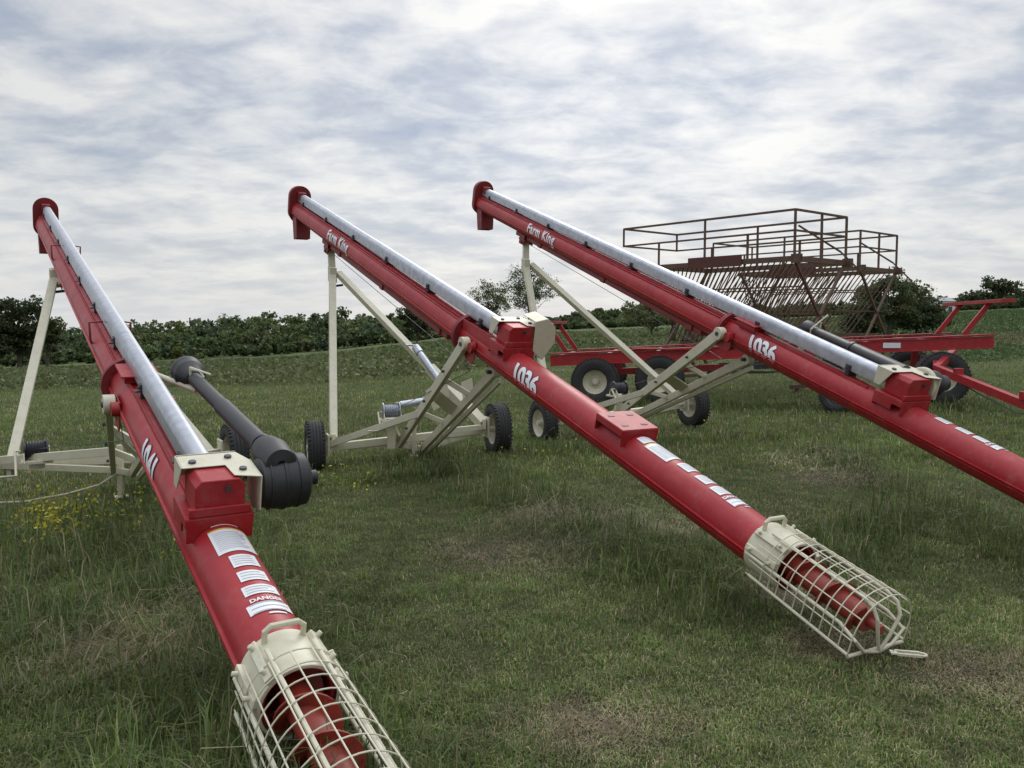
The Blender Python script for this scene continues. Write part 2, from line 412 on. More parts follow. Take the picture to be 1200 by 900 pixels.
    # drive shaft laid back along the tube
    if cfg['drive'] in ('black', 'flange'):
        cc = X(sg-.0, .175, bt+.075); dpt = X(sg, .2, .2).y
        t = MB(); bell = MB()
        if cfg['drive'] == 'black':
            bell.lathe(cc, w, [(0, .01), (0, .085), (.02, .112), (.08, .125), (.11, .128), (.113, .133), (.125, .133), (.128, .128), (.225, .122), (.24, .10), (.24, .085), (.21, .075), (.11, .03)], 32)
            bell.tube([cc+w*.2, cc+w*.29], .035, 12)
            q = P(312, 530, dpt+.12); e = P(226, 443, dpt+1.35); bell.lathe(cc, w, [(.05, .119), (.05, .126), (.058, .126), (.058, .119)], 32); bell.lathe(cc, w, [(.18, .123), (.18, .13), (.188, .13), (.188, .123)], 32)
            bell.lathe(q, (e-q).normalized(), [(-.20, .02), (-.19, .07), (-.06, .085), (.04, .07), (.06, .05)], 24)
            t.tube([q, q+(e-q)*.55], .047, 16); t.tube([q+(e-q)*.55, e], .041, 16)
            t.lathe(q+(e-q)*.06, (e-q), [(0, .047), (.0, .055), (.03, .055), (.03, .047)], 20)
            t.lathe(e, (e-q), [(-.02, .045), (0, .062), (.06, .078), (.075, .092), (.085, .095), (.15, .092), (.16, .098), (.19, .1), (.20, .094), (.20, .085), (.08, .06), (.05, .01)], 28)
            pb, pe = X(sj-.25, .0, .16), e-(e-q).normalized()*.1-n*.055
            pb = X(sj-.28, .03, .18)
        else:
            bell.lathe(cc+w*.02, w, [(0, .01), (0, .085), (.05, .10), (.09, .10), (.13, .07), (.2, .06)], 24)
            ring = MB(); ring.lathe(cc-w*.01, w, [(-.02, .05), (-.02, .12), (-.012, .128), (.012, .128), (.02, .12), (.02, .05)], 32)
            pt('shield_ring', ring, 'cream')
            q = P(1062, 436, dpt); e = P(952, 387, dpt+1.5)
            t.tube([q, q+(e-q)*.5], .05, 16); t.tube([q+(e-q)*.5, e], .042, 16)
            t.lathe(q+(e-q)*.5, (e-q), [(0, .05), (.0, .056), (.04, .056), (.04, .05)], 20)
            t.lathe(e, (e-q), [(-.02, .045), (.02, .065), (.12, .07), (.12, .02)], 24)
            pe = e-(e-q).normalized()*.05-n*.055; pb = pe-w*.12-n*.1
        dsft = pt('drive_shaft', t, 'plastic')
        pt('shaft_shield', bell, 'plastic', parent=dsft)
        t = MB(); t.tube([pb, pe], .019 if cfg['drive'] == 'black' else .012, 10)
        t.box(pb-n*.04, u*.02, w*.02, n*.06)
        d = (pe-pb).normalized(); t.tube([pe, pe+d*.05, pe+d*.06+n*.10, pe+d*.02+n*.13, pe-d*.07+n*.12], .0075, 6); t.tube([pe-d*.06, pe-d*.08+n*.13], .0075, 6)
        t.tube([pe-d*.08+n*.13, pe+d*.13+n*.13], .006, 6)
        pt('shaft_rest', t, 'cream')
    if cfg['drive'] == 'plate':
        t = MB(); c = X(sg-.04, .20, bt+.08)
        # folded sheet metal shield
        front = [(-.09, .13), (.02, .155), (.10, .08), (.115, -.04), (.02, -.19), (-.08, -.11)]
        t.prism([c+w*a+n*b-u*.10 for a, b in front], u*.006)
        k = len(front)
        for i in range(k-2):
            (a, b), (a2, b2) = front[i], front[i+1]
            p, q = c+w*a+n*b-u*.097, c+w*a2+n*b2-u*.097; t.box((p+q)/2+u*.11, (q-p)/2, u*.11, (q-p).cross(u).normalized()*.003)
        pt('shaft_shield', t, 'cream', .0015)
        t = MB(); t.tube([X(sg, .24, bt+.13), X(sg, .36, bt+.13)], .03, 12); pt('input_shaft', t, 'steel')
        # timber-coloured gussets between the joint and the box
        t = MB()
        for a in (-.11, .11):
            t = MB(); t.prism([X(s, a, b) for s, b in ((sg+.15, R+.05), (sg+.15, .04), (sj-.03, .04), (sj-.03, R+.03))], w*.006); pt('gusset', t, 'red', .001)
    # side box at the link pivot
    sp = s_px(cfg['pivot_px'])
    for a in (-.135, .135):
        t = MB(); sgn = 1 if a > 0 else -1
        t.prism([X(sp+s, a, b) for s, b in ((-.13, .05), (-.13, -.10), (-.10, -.15), (.03, -.15), (.10, -.08), (.10, .05))], w*(.008*sgn))
        t.tube([X(sp-.10, a+sgn*.004, .0), X(sp-.10, a+sgn*.05, .0)], .045, 18)
        t.tube([X(sp, a, 0), X(sp, a+sgn*.075, 0)], .022, 12)
        pt('pivot_bracket', t, 'red', .002)
    # lower links
    gm = gz(mid.x, mid.y); ax = (wr-wl); ax.z = 0; ax.normalize(); bk = V(-ax.y, ax.x, 0)
    hubz = cfg['R']
    lo = cfg['links']
    A0 = X(sp, -.185, 0); B0 = X(sp-.21, .03, -.185)
    t = MB(); t.bar(A0, lo[0], .045, .105); t.tube([A0-w*.035, A0+w*.035], .062, 20); pt('lift_link', t, 'cream', .004)
    t = MB(); t.tube([A0-w*.045, A0+w*.05], .020, 10); pt('pivot_pin', t, 'steel'); t = MB(); t.tube([B0-w*.075, B0+w*.09], .018, 10); pt('pivot_pin', t, 'steel')
    t = MB(); t.bar(B0, lo[1], .045, .085); t.tube([B0-w*.035, B0+w*.035], .052, 20)
    off = V(0, 0, -.10); t.bar(B0+off*.8+w*.05, lo[1]+off*.6+w*.05, .03, .045); pt('lift_link', t, 'cream', .004)
    for f in (.28, .62):
        t = MB(); p = A0.lerp(lo[0], f); q = B0.lerp(lo[1], f); t.bar(p, q+w*.05, .05, .05); pt('link_brace', t, 'cream', .003)
    t = MB(); p = A0.lerp(lo[0], .45)+w*.06; q = B0.lerp(lo[1], .45); t.box((p+q)/2, (lo[0]-A0).normalized()*.13, (q-p)/2, V(0, 0, .006)); pt('link_plate', t, 'cream', .002)
    for f in (.22, .5, .8):
        p = A0.lerp(lo[0], f)-w*.03; t = MB(); t.tube([p, p-w*.02], .014, 6); pt('bolt', t, 'steel')
    # axle and truss
    hl = wl+V(0, 0, 0); hr = wr
    t = MB(); t.bar(hl+ax*.12, hr-ax*.12, .08, .08); t.tube([hl, hl+ax*.16], .03, 12); t.tube([hr, hr-ax*.16], .03, 12)
    for k in (-1, 1):
        e = (hl if k < 0 else hr)-ax*k*.14; t.box(e+V(0, 0, .03), ax*.012, bk*.10, V(0, 0, .12))
    pt('axle', t, 'cream', .004)
    s1_ = A0.lerp(lo[0], .63)
    for p, q, h_ in ((hl+ax*.15+V(0, 0, .03), s1_, .07), (hr-ax*.15+V(0, 0, .03), B0.lerp(lo[1], .72), .06), (hl+ax*.18, lo[0], .06), (hr-ax*.18, lo[1], .06), (lo[0], lo[1], .06)):
        t = MB(); t.bar(p, q, .05, h_); pt('axle_brace', t, 'cream', .003)
    t = MB()
    foot = lo[1]-w*.1; t.bar(foot+V(0, 0, .28), V(foot.x, foot.y, gz(foot.x, foot.y)+.03), .05, .05); t.box(V(foot.x, foot.y, gz(foot.x, foot.y)+.03), ax*.06, bk*.06, V(0, 0, .008))
    pt('parking_foot', t, 'cream', .003)
    # A-frame legs
    ap = X(cfg['apex_s'], 0, -R-.05); kn = cfg['knee']
    t = MB(); t.box(X(cfg['apex_s'], 0, -R-.06), u*.11, w*.075, n*.012)
    for a in (-.07, .07): t.box(X(cfg['apex_s'], a, -R-.06), u*.09, w*.005, n*.07)
    t.tube([ap-w*.09-n*.05, ap+w*.09-n*.05], .02, 10); pt('slide_bracket', t, 'red_dull', .002)
    ll, lr = cfg['leg_feet']
    t = MB(); t.bar(ap-n*.05, kn, .06, .085, up=w); t.bar(kn+(kn-ll).normalized()*.03, ll, .07, .085, up=w); t.box(ll, ax*.02, bk*.06, V(0, 0, .06)); t.box(kn, w*.045, u*.06, V(0, 0, .10)); pt('support_leg', t, 'cream', .004)
    t = MB(); k2 = kn+w*.08+V(0, 0, .02); t.bar(k2, lr, .07, .085, up=w); t.box(lr, ax*.02, bk*.06, V(0, 0, .06)); pt('support_leg', t, 'cream', .004)
    t = MB(); t.bar(kn-V(0, 0, .16), k2+w*.06-V(0, 0, .16), .05, .03); pt('leg_spacer', t, 'steel', .003)
    if cfg.get('sleeve'):
        t = MB(); p = k2.lerp(lr, .66); t.bar(p, lr, .10, .115, up=w); pt('leg_sleeve', t, 'cream', .004)
    # cable
    t = MB(); t.tube([X(cfg['apex_s']-.15, -.03, -R-.09), X(sj+.2, -.05, -R-.14), X(sp, -.1, -.25), cfg['winch']], .0035, 5); pt('lift_cable', t, 'steel')
    # winch
    c = cfg['winch']; t = MB()
    t.box(c-V(0, 0, .10), ax*.12, bk*.14, V(0, 0, .012)); t.prism([c-ax*.10+bk*i+V(0, 0, j) for i, j in ((-.17, -.10), (.10, -.10), (.07, .0), (0, .03), (-.08, .0))], ax*.008)
    t.prism([c+ax*.09+bk*i+V(0, 0, j) for i, j in ((-.12, -.10), (.10, -.10), (.07, .0), (0, .03), (-.07, .0))], ax*.008)
    t.bar(c-V(0, 0, .10), V(c.x, c.y, 0)+V(0, 0, min(hl.z, c.z-.15)), .09, .09)
    if not cfg.get('winch_post_only'): t.bar(c-V(0, 0, .12), lo[0]+V(0, 0, .02), .06, .06)
    wn = pt('winch', t, 'cream', .002)
    t = MB(); t.lathe(c, ax, [(-.10, .0), (-.10, .095), (-.09, .095), (-.09, .06), (.08, .06), (.08, .095), (.09, .095), (.09, .0)], 24)
    for k in range(7): t.lathe(c, ax, [(-.08+k*.022, .064), (-.07+k*.022, .074), (-.06+k*.022, .064)], 20)
    pt('drum', t, 'galv' if cfg.get('cyl') else 'steel', parent=wn)
    t = MB(); t.tube([c-ax*.12-bk*.08, c-ax*.16-bk*.08, c-ax*.16-bk*.26-V(0, 0, .18), c-ax*.30-bk*.26-V(0, 0, .18)], .011, 8); pt('crank_handle', t, 'cream', parent=wn)
    if cfg.get('cyl'):
        p, q = cfg['cyl']; t = MB(); d = (q-p)
        t.tube([p, p+d*.75], .042, 16); t.tube([p+d*.75, q], .026, 12); t.lathe(p+d*.73, d, [(0, .042), (0, .05), (.04, .05), (.04, .03)], 16); t.box(p, d.normalized()*.03, ax*.03, V(0, 0, .03)); pt('hydraulic_cylinder', t, 'galv')
    if cfg.get('jack'):
        p, q = cfg['jack']; t = MB(); d = (q-p)
        t.tube([p, q], .038, 16); t.lathe(q-d.normalized()*.1, d, [(0, .038), (0, .048), (.12, .048), (.12, .01)], 16); t.tube([q, q+d.normalized()*.06, q+d.normalized()*.06-ax*.1], .012, 8); pt('jack', t, 'galv')
    for pl in cfg.get('plates', []):
        t = MB(); t.prism(pl, (pl[1]-pl[0]).cross(pl[2]-pl[0]).normalized()*.006); pt('frame_plate', t, 'cream', .001)
    if cfg.get('rod'):
        t = MB(); t.tube(cfg['rod'], .008, 6); pt('stay_rod', t, 'cream')
    for c in (wl, wr): wheel(root, c, ax, cfg['R'], .19)
    # lettering on the left flank
    def wrap(vs, fs, sc, thc, rad, name, mat, parent, thick=.0):
        t = MB(); out = []
        for (x, y) in vs:
            th = thc+y/rad
            a, b = -rad*math.sin(th), rad*math.cos(th)
            out.append(X(sc-x, a, b))
        t.add(out, fs); return part(name, t, mat, parent, origin=root.location, sharp=180)
    def write(text, size, sc, th, name, mat='white', par=None, shear=.12, bold=.008, rad=R+.004, spacing=1.0, backing=None):
        vs, fs = text_geo(text, size, shear, bold, spacing)
        # text's left is up the tube, its top towards the tube's top
        vs = [(x, -y) for x, y in vs]
        return wrap(vs, fs, sc, th, rad, name, mat, par or root)
    s_n = s_px(cfg['num_px'])
    write(cfg['number'], .20, s_n, math.radians(cfg.get('num_th', 78)), 'model_number_shadow', 'steel', None, -.38, .013, R+.0032, .98)
    write(cfg['number'], .20, s_n, math.radians(cfg.get('num_th', 78)), 'model_number', 'white', None, -.38, .0085, R+.0048, .98)
    if cfg.get('brand_px'):
        write('Farm King', .195, s_px(cfg['brand_px']), math.radians(72), 'brand_lettering', 'white', None, -.2, .006, R+.006, 1.12)
    # warning labels along the top
    def patch(s, th, ls, wdt, name, mat, par, rad, k=10):
        t = MB(); vs = []
        for i in range(k+1):
            x = th+(i/k-.5)*wdt/rad
            for q in (-.5, .5): vs.append(X(s+q*ls, rad*math.sin(x), rad*math.cos(x)))
        t.add(vs, [(2*i, 2*i+1, 2*i+3, 2*i+2) for i in range(k)]); return part(name, t, mat, par, origin=root.location, sharp=180)
    tt = math.radians(cfg.get('decal_th', 8))
    for i, (pa, pb, wd, kind) in enumerate(cfg['decals']):
        s1d, s2d = s_px(pa), s_px(pb); s = (s1d+s2d)/2; ls = abs(s1d-s2d)
        if kind == 'danger':
            d = patch(s, tt, ls*.62, wd, 'warning_label', 'white', root, R+.003)
            # small lettering above the white panel, read from the intake
            vs, fs = text_geo('DANGER', .032, 0, .001, 1)
            t = MB(); out = []
            for (x, y) in vs:
                th = tt+x/(R+.003); out.append(X(s+ls*.5+y, (R+.004)*math.sin(th), (R+.004)*math.cos(th)))
            t.add(out, fs); part('danger_lettering', t, 'white', d, origin=root.location, sharp=180)
            patch(s-ls*.5, tt+.1, .010, wd*.4, 'fine_print', 'white', d, R+.003)
            nl = 3
        else:
            d = patch(s, tt, ls, wd, 'warning_label', 'white', root, R+.003); nl = max(2, int(ls/.02))
            if kind == 'big': patch(s+ls*.5+.005, tt, .010, wd, 'label_border', 'yellow', d, R+.0035); patch(s-.0, tt+wd/2/R+.02, ls, .006, 'label_border', 'yellow', d, R+.0035, 3)
        t = MB()
        for j in range(nl):
            q = s+(j-(nl-1)/2)*ls*.8/nl; ww = wd*random.uniform(.6, .85); rad = R+.0045
            kk = 8; vs = []
            x0 = tt-wd*.43/rad
            for i2 in range(kk+1):
                x = x0+ww*i2/kk/rad
                for qq in (-.0022, .0022): vs.append(X(q+qq, rad*math.sin(x), rad*math.cos(x)))
            t.add(vs, [(2*a_, 2*a_+1, 2*a_+3, 2*a_+2) for a_ in range(kk)])
        part('fine_print', t, 'ink', d, origin=root.location, sharp=180)
    return root, X, s_px

# ---- middle
Om = P(893, 638, 4.32); Tm = P(354, 249, 12.7); Om = slide(Om, Tm, 926)
zt = lambda x, y, dz: V(x, y, gz(x, y)+dz)
wRm = .30
wlm = P(367, 526, 9.05); wrm = P(583, 503, 9.72)
DEC_M = [(750, 759, .13, 's'), (762, 788, .16, 'big'), (795, 809, .10, 's'), (816, 830, .10, 's'), (835, 848, .115, 's'), (853, 870, .13, 'danger')]
auger(dict(O=Om, T=Tm, label='middle red grain auger marked 1036, its whole cream intake cage resting on the grass', wheels=(wlm, wrm), R=wRm,
    joint_px=552, gear_px=597, empty_px=731, pivot_px=567, num_px=632, brand_px=408, number='1036', drive='plate', apex_s=8.35,
    links=(P(467, 521, 9.35), P(494, 527, 9.42)), knee=P(391, 322, 11.2), leg_feet=(P(389, 515, 9.17), P(566, 497, 9.62)), sleeve=True,
    winch=P(458, 482, 9.05), cyl=(P(468, 475, 9.1), P(505, 469, 9.3)), jack=(P(515, 446, 9.4), P(488, 408, 9.8)),
    plates=[[P(498, 458, 9.05), P(523, 439, 8.95), P(526, 470, 8.95), P(508, 482, 9.05)], [P(540, 448, 8.8), P(553, 443, 8.8), P(556, 470, 8.8), P(543, 476, 8.8)]],
    decals=DEC_M, cage=.60))
# ---- right
Or = P(1208, 566, 5.2); Tr = P(566, 241, 13.9); Or = slide(Or, Tr, 1268)
wlr = P(637, 496, 10.8); wrr = P(813, 474, 11.7)
auger(dict(O=Or, T=Tr, label='rear red grain auger marked 1036, passing in front of the long trailer', wheels=(wlr, wrr), R=wRm,
    joint_px=857, gear_px=1053, pivot_px=862, num_px=906, brand_px=642, number='1036', drive='flange', apex_s=8.35,
    links=(P(722, 487, 11.1), P(745, 487, 11.25)), knee=P(616, 312, 12.2), leg_feet=(P(645, 485, 10.9), P(800, 470, 11.6)),
    winch=P(726, 455, 10.9), decals=[(1096, 1111, .10, 's'), (1120, 1136, .1, 's'), (1141, 1156, .1, 's'), (1160, 1176, .12, 'danger')], decal_th=8))
# ---- left
Ol = P(298, 745, 3.04); Tl = P(60, 264, 12.0); Ol = slide(Ol, Tl, 335)
wll = P(-50, 548, 7.2); wrl = P(272, 532, 8.4)
auger(dict(O=Ol, T=Tl, label='near left red grain auger with black drive shaft, cage cut off by bottom edge', wheels=(wll, wrl), R=wRm,
    joint_px=152, gear_px=243, pivot_px=163, num_px=200, num_th=86, number='1041', drive='black', apex_s=8.0, loops=True,
    links=(P(128, 552, 7.7), P(150, 556, 7.8)), knee=P(67, 326, 9.4), leg_feet=(P(4, 556, 7.4), P(250, 540, 8.3)),
    winch=P(38, 527, 7.1), winch_post_only=True, decals=[(247, 251.5, .12, 's'), (254, 267.5, .17, 'big'), (270, 277, .11, 's'), (280, 286, .115, 's'), (289, 294.5, .14, 's'), (298, 307, .17, 'danger')],
    rod=[P(132, 556, 7.6), P(110, 570, 7.5), P(70, 581, 7.3), P(20, 590, 7.2), P(-30, 592, 7.1)]))

# ------------------------------------------------------------------ red trailer
def trailer():
    ld = V(-.98, .199, 0).normalized(); wd = V(.199, .98, 0); Lt = 7.45; Wt = 2.2
    base = V(8.02, 13.9, 0); z0 = 1.33; z1 = .95
    def Q(l, s, dz=0):
        p = base+ld*l+wd*s; p.z = z0+(z1-z0)*l/Lt+dz; return p
    c = Q(Lt/2, Wt/2); rt = thing('flatbed_trailer', 'long low red open-frame trailer parked behind the middle and rear augers', 'trailer', V(c.x, c.y, gz(c.x, c.y)))
    up = V(0, 0, 1)
    for s in (0, Wt):
        t = MB(); t.bar(Q(-.05, s, -.13), Q(Lt, s, -.13), .08, .18); t.bar(Q(-.05, s, -.012), Q(Lt, s, -.012), .15, .024); t.bar(Q(-.05, s, -.228), Q(Lt, s, -.228), .13, .02); part('side_beam', t, 'red', rt, bevel=.003)
    for k in range(9):
        t = MB(); t.bar(Q(.12+k*(Lt-.3)/8, .05, -.10), Q(.12+k*(Lt-.3)/8, Wt-.05, -.10), .07, .12); part('cross_beam', t, 'red_dull', rt, bevel=.003)
    t = MB(); t.bar(Q(.2, Wt*.35, -.2), Q(Lt-.2, Wt*.35, -.2), .1, .14); t.bar(Q(.2, Wt*.65, -.2), Q(Lt-.2, Wt*.65, -.2), .1, .14)
    part('centre_beam', t, 'red_dull', rt, bevel=.003)
    t = MB(); t.box(Q(5.25, -.03, -.015), ld*.7, wd*.09, up*.012); part('reflector_strip', t, 'red', rt)
    t = MB(); t.box(Q(1.55, -.055, -.12), ld*.14, wd*.003, up*.045); part('reflector', t, 'white', rt)
    # end racks leaning outwards
    for (l, sg) in ((.30, -1), (Lt-.25, 1)):
        pts = [Q(l, s, 0)+ld*(sg*.40)+up*.56 for s in (.35, Wt-.35)]
        d = (pts[1]-pts[0]).normalized(); t = MB(); t.bar(pts[0]-d*.8, pts[1]+d*.8, .20, .06); r = part('end_rack', t, 'red', rt, bevel=.003)
        for s, q in zip((.35, Wt-.35), pts):
            t = MB(); t.bar(Q(l, s, 0), q, .055, .08); part('rack_post', t, 'red', r, origin=rt.location, bevel=.003)
    # undercarriage
    axs = []
    for l in (6.62, 5.45, .72):
        t = MB(); p, q = Q(l, .1, 0), Q(l, Wt-.1, 0); p.z = gz(p.x, p.y)+.45; q.z = gz(q.x, q.y)+.45
        t.bar(p, q, .1, .1); t.bar(Q(l, .45, -.28), p+(q-p)*.15, .1, .12); t.bar(Q(l, Wt-.45, -.28), q-(q-p)*.15, .1, .12)
        t.box((Q(l, .45, -.3)+p)/2+wd*.1, ld*.25, wd*.04, up*.16)
        part('axle', t, 'red_dull', rt, bevel=.003)
        for e in (p-wd*.05, q+wd*.05): wheel(rt, e, wd, .45, .30, rk=.50)
    t = MB(); t.bar(Q(6.2, .25, -.40), Q(4.3, .25, -.40), .07, .12); t.bar(Q(6.2, .25, -.24), Q(6.2, .25, -.40), .07, .1); part('axle_frame', t, 'red', rt, bevel=.003)
    t = MB(); t.bar(Q(5.9, .3, -.40), Q(2.2, .3, -.42), .07, .09); t.bar(Q(4.4, .25, -.33), Q(1.8, .25, -.36), .05, .04); part('drawbar_frame', t, 'steel', rt, bevel=.003)
    t = MB(); 
    for k in range(3): t.tube([Q(4.6, .2, -.45-.02*k), Q(3.6, .1, -.50-.01*k), Q(2.8, .12, -.52+.02*k), Q(1.9, .15, -.42)], .012, 6)
    part('hydraulic_hose', t, 'plastic', rt)
    # tongue running forward
    a, b = P(1098, 432, 13.4), P(1300, 512, 10.2); t = MB(); t.bar(a, b, .10, .12); t.bar(Q(.4, .5, -.3), a, .1, .12); t.bar(Q(.4, 1.6, -.3), a, .1, .1); t.box(P(1203, 464, 11.5), V(.05, 0, 0), V(0, .05, 0), V(0, 0, .06)); t.box(P(1124, 436, 12.9), V(.06, 0, 0), V(0, .05, 0), V(0, 0, .06))
    hitch = V(b.x+.1, b.y-.6, gz(b.x, b.y)+.3); t.bar(b, hitch, .09, .11); t.bar(hitch, V(hitch.x, hitch.y, gz(hitch.x, hitch.y)), .06, .06, up=V(1, 0, 0))
    part('tongue', t, 'red', rt, bevel=.003)
    t = MB(); t.tube([P(1112, 440, 13.2), P(1150, 462, 12.4), P(1195, 484, 11.4), P(1240, 492, 10.9)], .010, 6); part('tongue_cable', t, 'plastic', rt)
trailer()

# smaller wheel unit standing under the rear auger (implement wheel)
def gauge_wheel():
    c = P(984, 466, 13.45); r = thing('implement_wheel', 'dark rubber wheel standing under the rear auger tube, before the trailer', 'wheel', V(c.x, c.y, gz(c.x, c.y)))
    c.z = gz(c.x, c.y)+.31
    ax = V(.75, .66, 0).normalized(); w_ = wheel(r, c, ax, .31, .2, rimcol='steel')
    t = MB(); t.bar(c+ax*.15, c+ax*.15+V(-.1, .1, .4), .06, .06, up=V(1, 0, 0)); t.tube([c, c+ax*.18], .03, 10); part('wheel_bracket', t, 'steel', r)
gauge_wheel()

# ------------------------------------------------------------------ rusty feeder racks
def rack():
    L_, W_ = 4.6, 2.0; e1 = V(-.64, .768, 0); e2 = V(.768, .64, 0); rt = thing('hay_feeder', 'nearer rusty hay feeder with a slatted V body and railed top', 'hay feeder', V(5.65, 16.7, 0), 'rusty hay feeders behind the trailer')
    o = Vector(rt.location)
    def Q(l, s, z): return o+e1*l+e2*s+V(0, 0, z)
    zt_, zm, zb = 3.77, 3.36, 2.80
    def rail(name, segs, r=.022):
        for p, q in segs:
            t = MB(); t.bar(p, q, r*2, r*2); part(name, t, 'rust', rt, bevel=0)
    cor = [(0, 0), (L_, 0), (L_, W_), (0, W_)]
    rail('top_rail', [(Q(*cor[i], zt_), Q(*cor[(i+1) % 4], zt_)) for i in range(4)])
    rail('middle_rail', [(Q(*cor[i], zm), Q(*cor[(i+1) % 4], zm)) for i in range(4)], .019)
    rail('rail_post', [(Q(l, s, zb), Q(l, s, zt_)) for l, s in ((0, 0), (2.2, 0), (0, W_), (2.2, W_), (0, W_/2))]+[(Q(l, s, zm-.02), Q(l, s, zt_)) for l, s in ((L_, 0), (L_, W_))]+[(Q(l, s, zb), Q(l, s, zm)) for l, s in ((3.5, 0), (3.5, W_), (1.1, 0), (1.1, W_))])
    t = MB()
    for s in (0, W_): t.bar(Q(-.15, s, zb), Q(3.7, s, zb), .06, .11)
    for l in (0, 3.6): t.bar(Q(l, -.05, zb), Q(l, W_+.05, zb), .06, .11)
    for s in (0, W_): t.box(Q(-.05, s, zb), e1*.10, e2*.05, V(0, 0, .09))
    part('base_frame', t, 'rust', rt); t = MB(); t.bar(Q(0, W_/2, 1.05), Q(3.6, W_/2, 1.05), .12, .12); part('keel_beam', t, 'rust', rt)
    t = MB(); t.box(Q(1.9, -.06, zb+.03), e1*.70, e2*.012, V(0, 0, .12)); bd = part('name_board', t, 'maroon', rt)
    # slats, both sides of the V (surface pattern of a slatted side)
    for s0, sg in ((0, 1), (W_, -1)):
        t = MB(); k = 26
        for i in range(k+1):
            l = 3.6*i/k; t.bar(Q(l, s0, zb), Q(l+(1.6 if sg > 0 else .8)*(1 if l < 2.4 else (3.7-l)/1.3), W_/2-sg*.06, 1.08), .022, .022, up=e1)
        for f in (.3, .62): t.bar(Q(0, s0+sg*(W_/2)*f, zb+(1.08-zb)*f-.03), Q(3.6, s0+sg*(W_/2)*f, zb+(1.08-zb)*f-.03), .03, .03)
        part('slatted_side', t, 'rust', rt)
    for l in (0, 3.6):
        t = MB()
        for s in (0, W_):
            t.bar(Q(l, s, zb), Q(l, W_-s, .5), .055, .055, up=e1)
            t.bar(Q(l, s, -.1), Q(l, W_/2, 1.05), .06, .06, up=e1)
        t.bar(Q(l, 0, .22), Q(l, W_, .22), .08, .08); part('leg_frame', t, 'rust', rt)
    t = MB(); t.bar(Q(.6, W_*.55, zt_-.18), Q(-.1, W_*.8, zm-.35), .10, .03); t.bar(Q(-.1, W_*.8, zm-.35), Q(-.5, W_*.95, zb-.3), .04, .03); part('chute_bar', t, 'rust', rt)
    return rt
def lift(rt):
    x, y = rt.location.x+.6, rt.location.y+2.5
    rt.location.z = 0
r1 = rack()
r2 = r1.copy(); C.objects.link(r2); r2.location = (9.0, 21.6, .12)
r2['label'] = 'farther rusty hay feeder, smaller in view, beside the leafy trees'
for ch in list(r1.children):
    c = ch.copy(); C.objects.link(c); c.parent = r2

# ------------------------------------------------------------------ leaf meshes
def leaf_mesh(name, cen, size, col, mat, parent=None, origin=None, aspect=.6, updir=.0):
    n = len(cen)
    a = RNG.normal(size=(n, 3)); a[:, 2] = a[:, 2]*(1-updir); a /= np.linalg.norm(a, axis=1)[:, None]
    b = RNG.normal(size=(n, 3)); b -= a*(a*b).sum(1)[:, None]; b /= np.linalg.norm(b, axis=1)[:, None]
    s = size[:, None]
    v = np.stack([cen-a*s, cen+b*s*aspect, cen+a*s, cen-b*s*aspect], 1).reshape(-1, 3)
    if origin is not None: v = v-np.array(origin)
    me = bpy.data.meshes.new(name); me.vertices.add(4*n); me.vertices.foreach_set('co', v.ravel().astype(np.float32))
    me.loops.add(4*n); me.loops.foreach_set('vertex_index', np.arange(4*n, dtype=np.int32))
    me.polygons.add(n); me.polygons.foreach_set('loop_start', np.arange(0, 4*n, 4, dtype=np.int32)); me.polygons.foreach_set('loop_total', np.full(n, 4, dtype=np.int32))
    me.update(calc_edges=True)
    ca = me.color_attributes.new('Col', 'FLOAT_COLOR', 'POINT')
    cc = np.ones((n, 4)); cc[:, :3] = col; ca.data.foreach_set('color', np.repeat(cc, 4, 0).ravel().astype(np.float32))
    me.materials.append(M[mat]); o = link(name, me, parent)
    return o
def crown_pts(c, rx, rz, nclump, nleaf, clump_r=.3, gap=.0, shell=.55):
    """leaf centres spread over clumps in an uneven crown, plus clump ids"""
    d = RNG.normal(size=(nclump, 3)); d /= np.linalg.norm(d, axis=1)[:, None]
    r = shell+(1-shell)*RNG.random(nclump); r *= RNG.uniform(.75, 1.12, nclump)
    cl = d*r[:, None]*np.array([rx, rx, rz]); cl[:, 2] = np.where(cl[:, 2] < -rz*.75, cl[:, 2]*.6, cl[:, 2])
    idx = RNG.integers(0, nclump, nleaf)
    sz = RNG.uniform(.6, 1.3, nclump)*clump_r*rx
    q = RNG.normal(size=(nleaf, 3)); q /= np.linalg.norm(q, axis=1)[:, None]; q *= (RNG.random(nleaf)**.5)[:, None]
    p = cl[idx]+q*sz[idx][:, None]*np.array([1.15, 1.15, .75])
    return p+np.array(c), idx, cl+np.array(c)
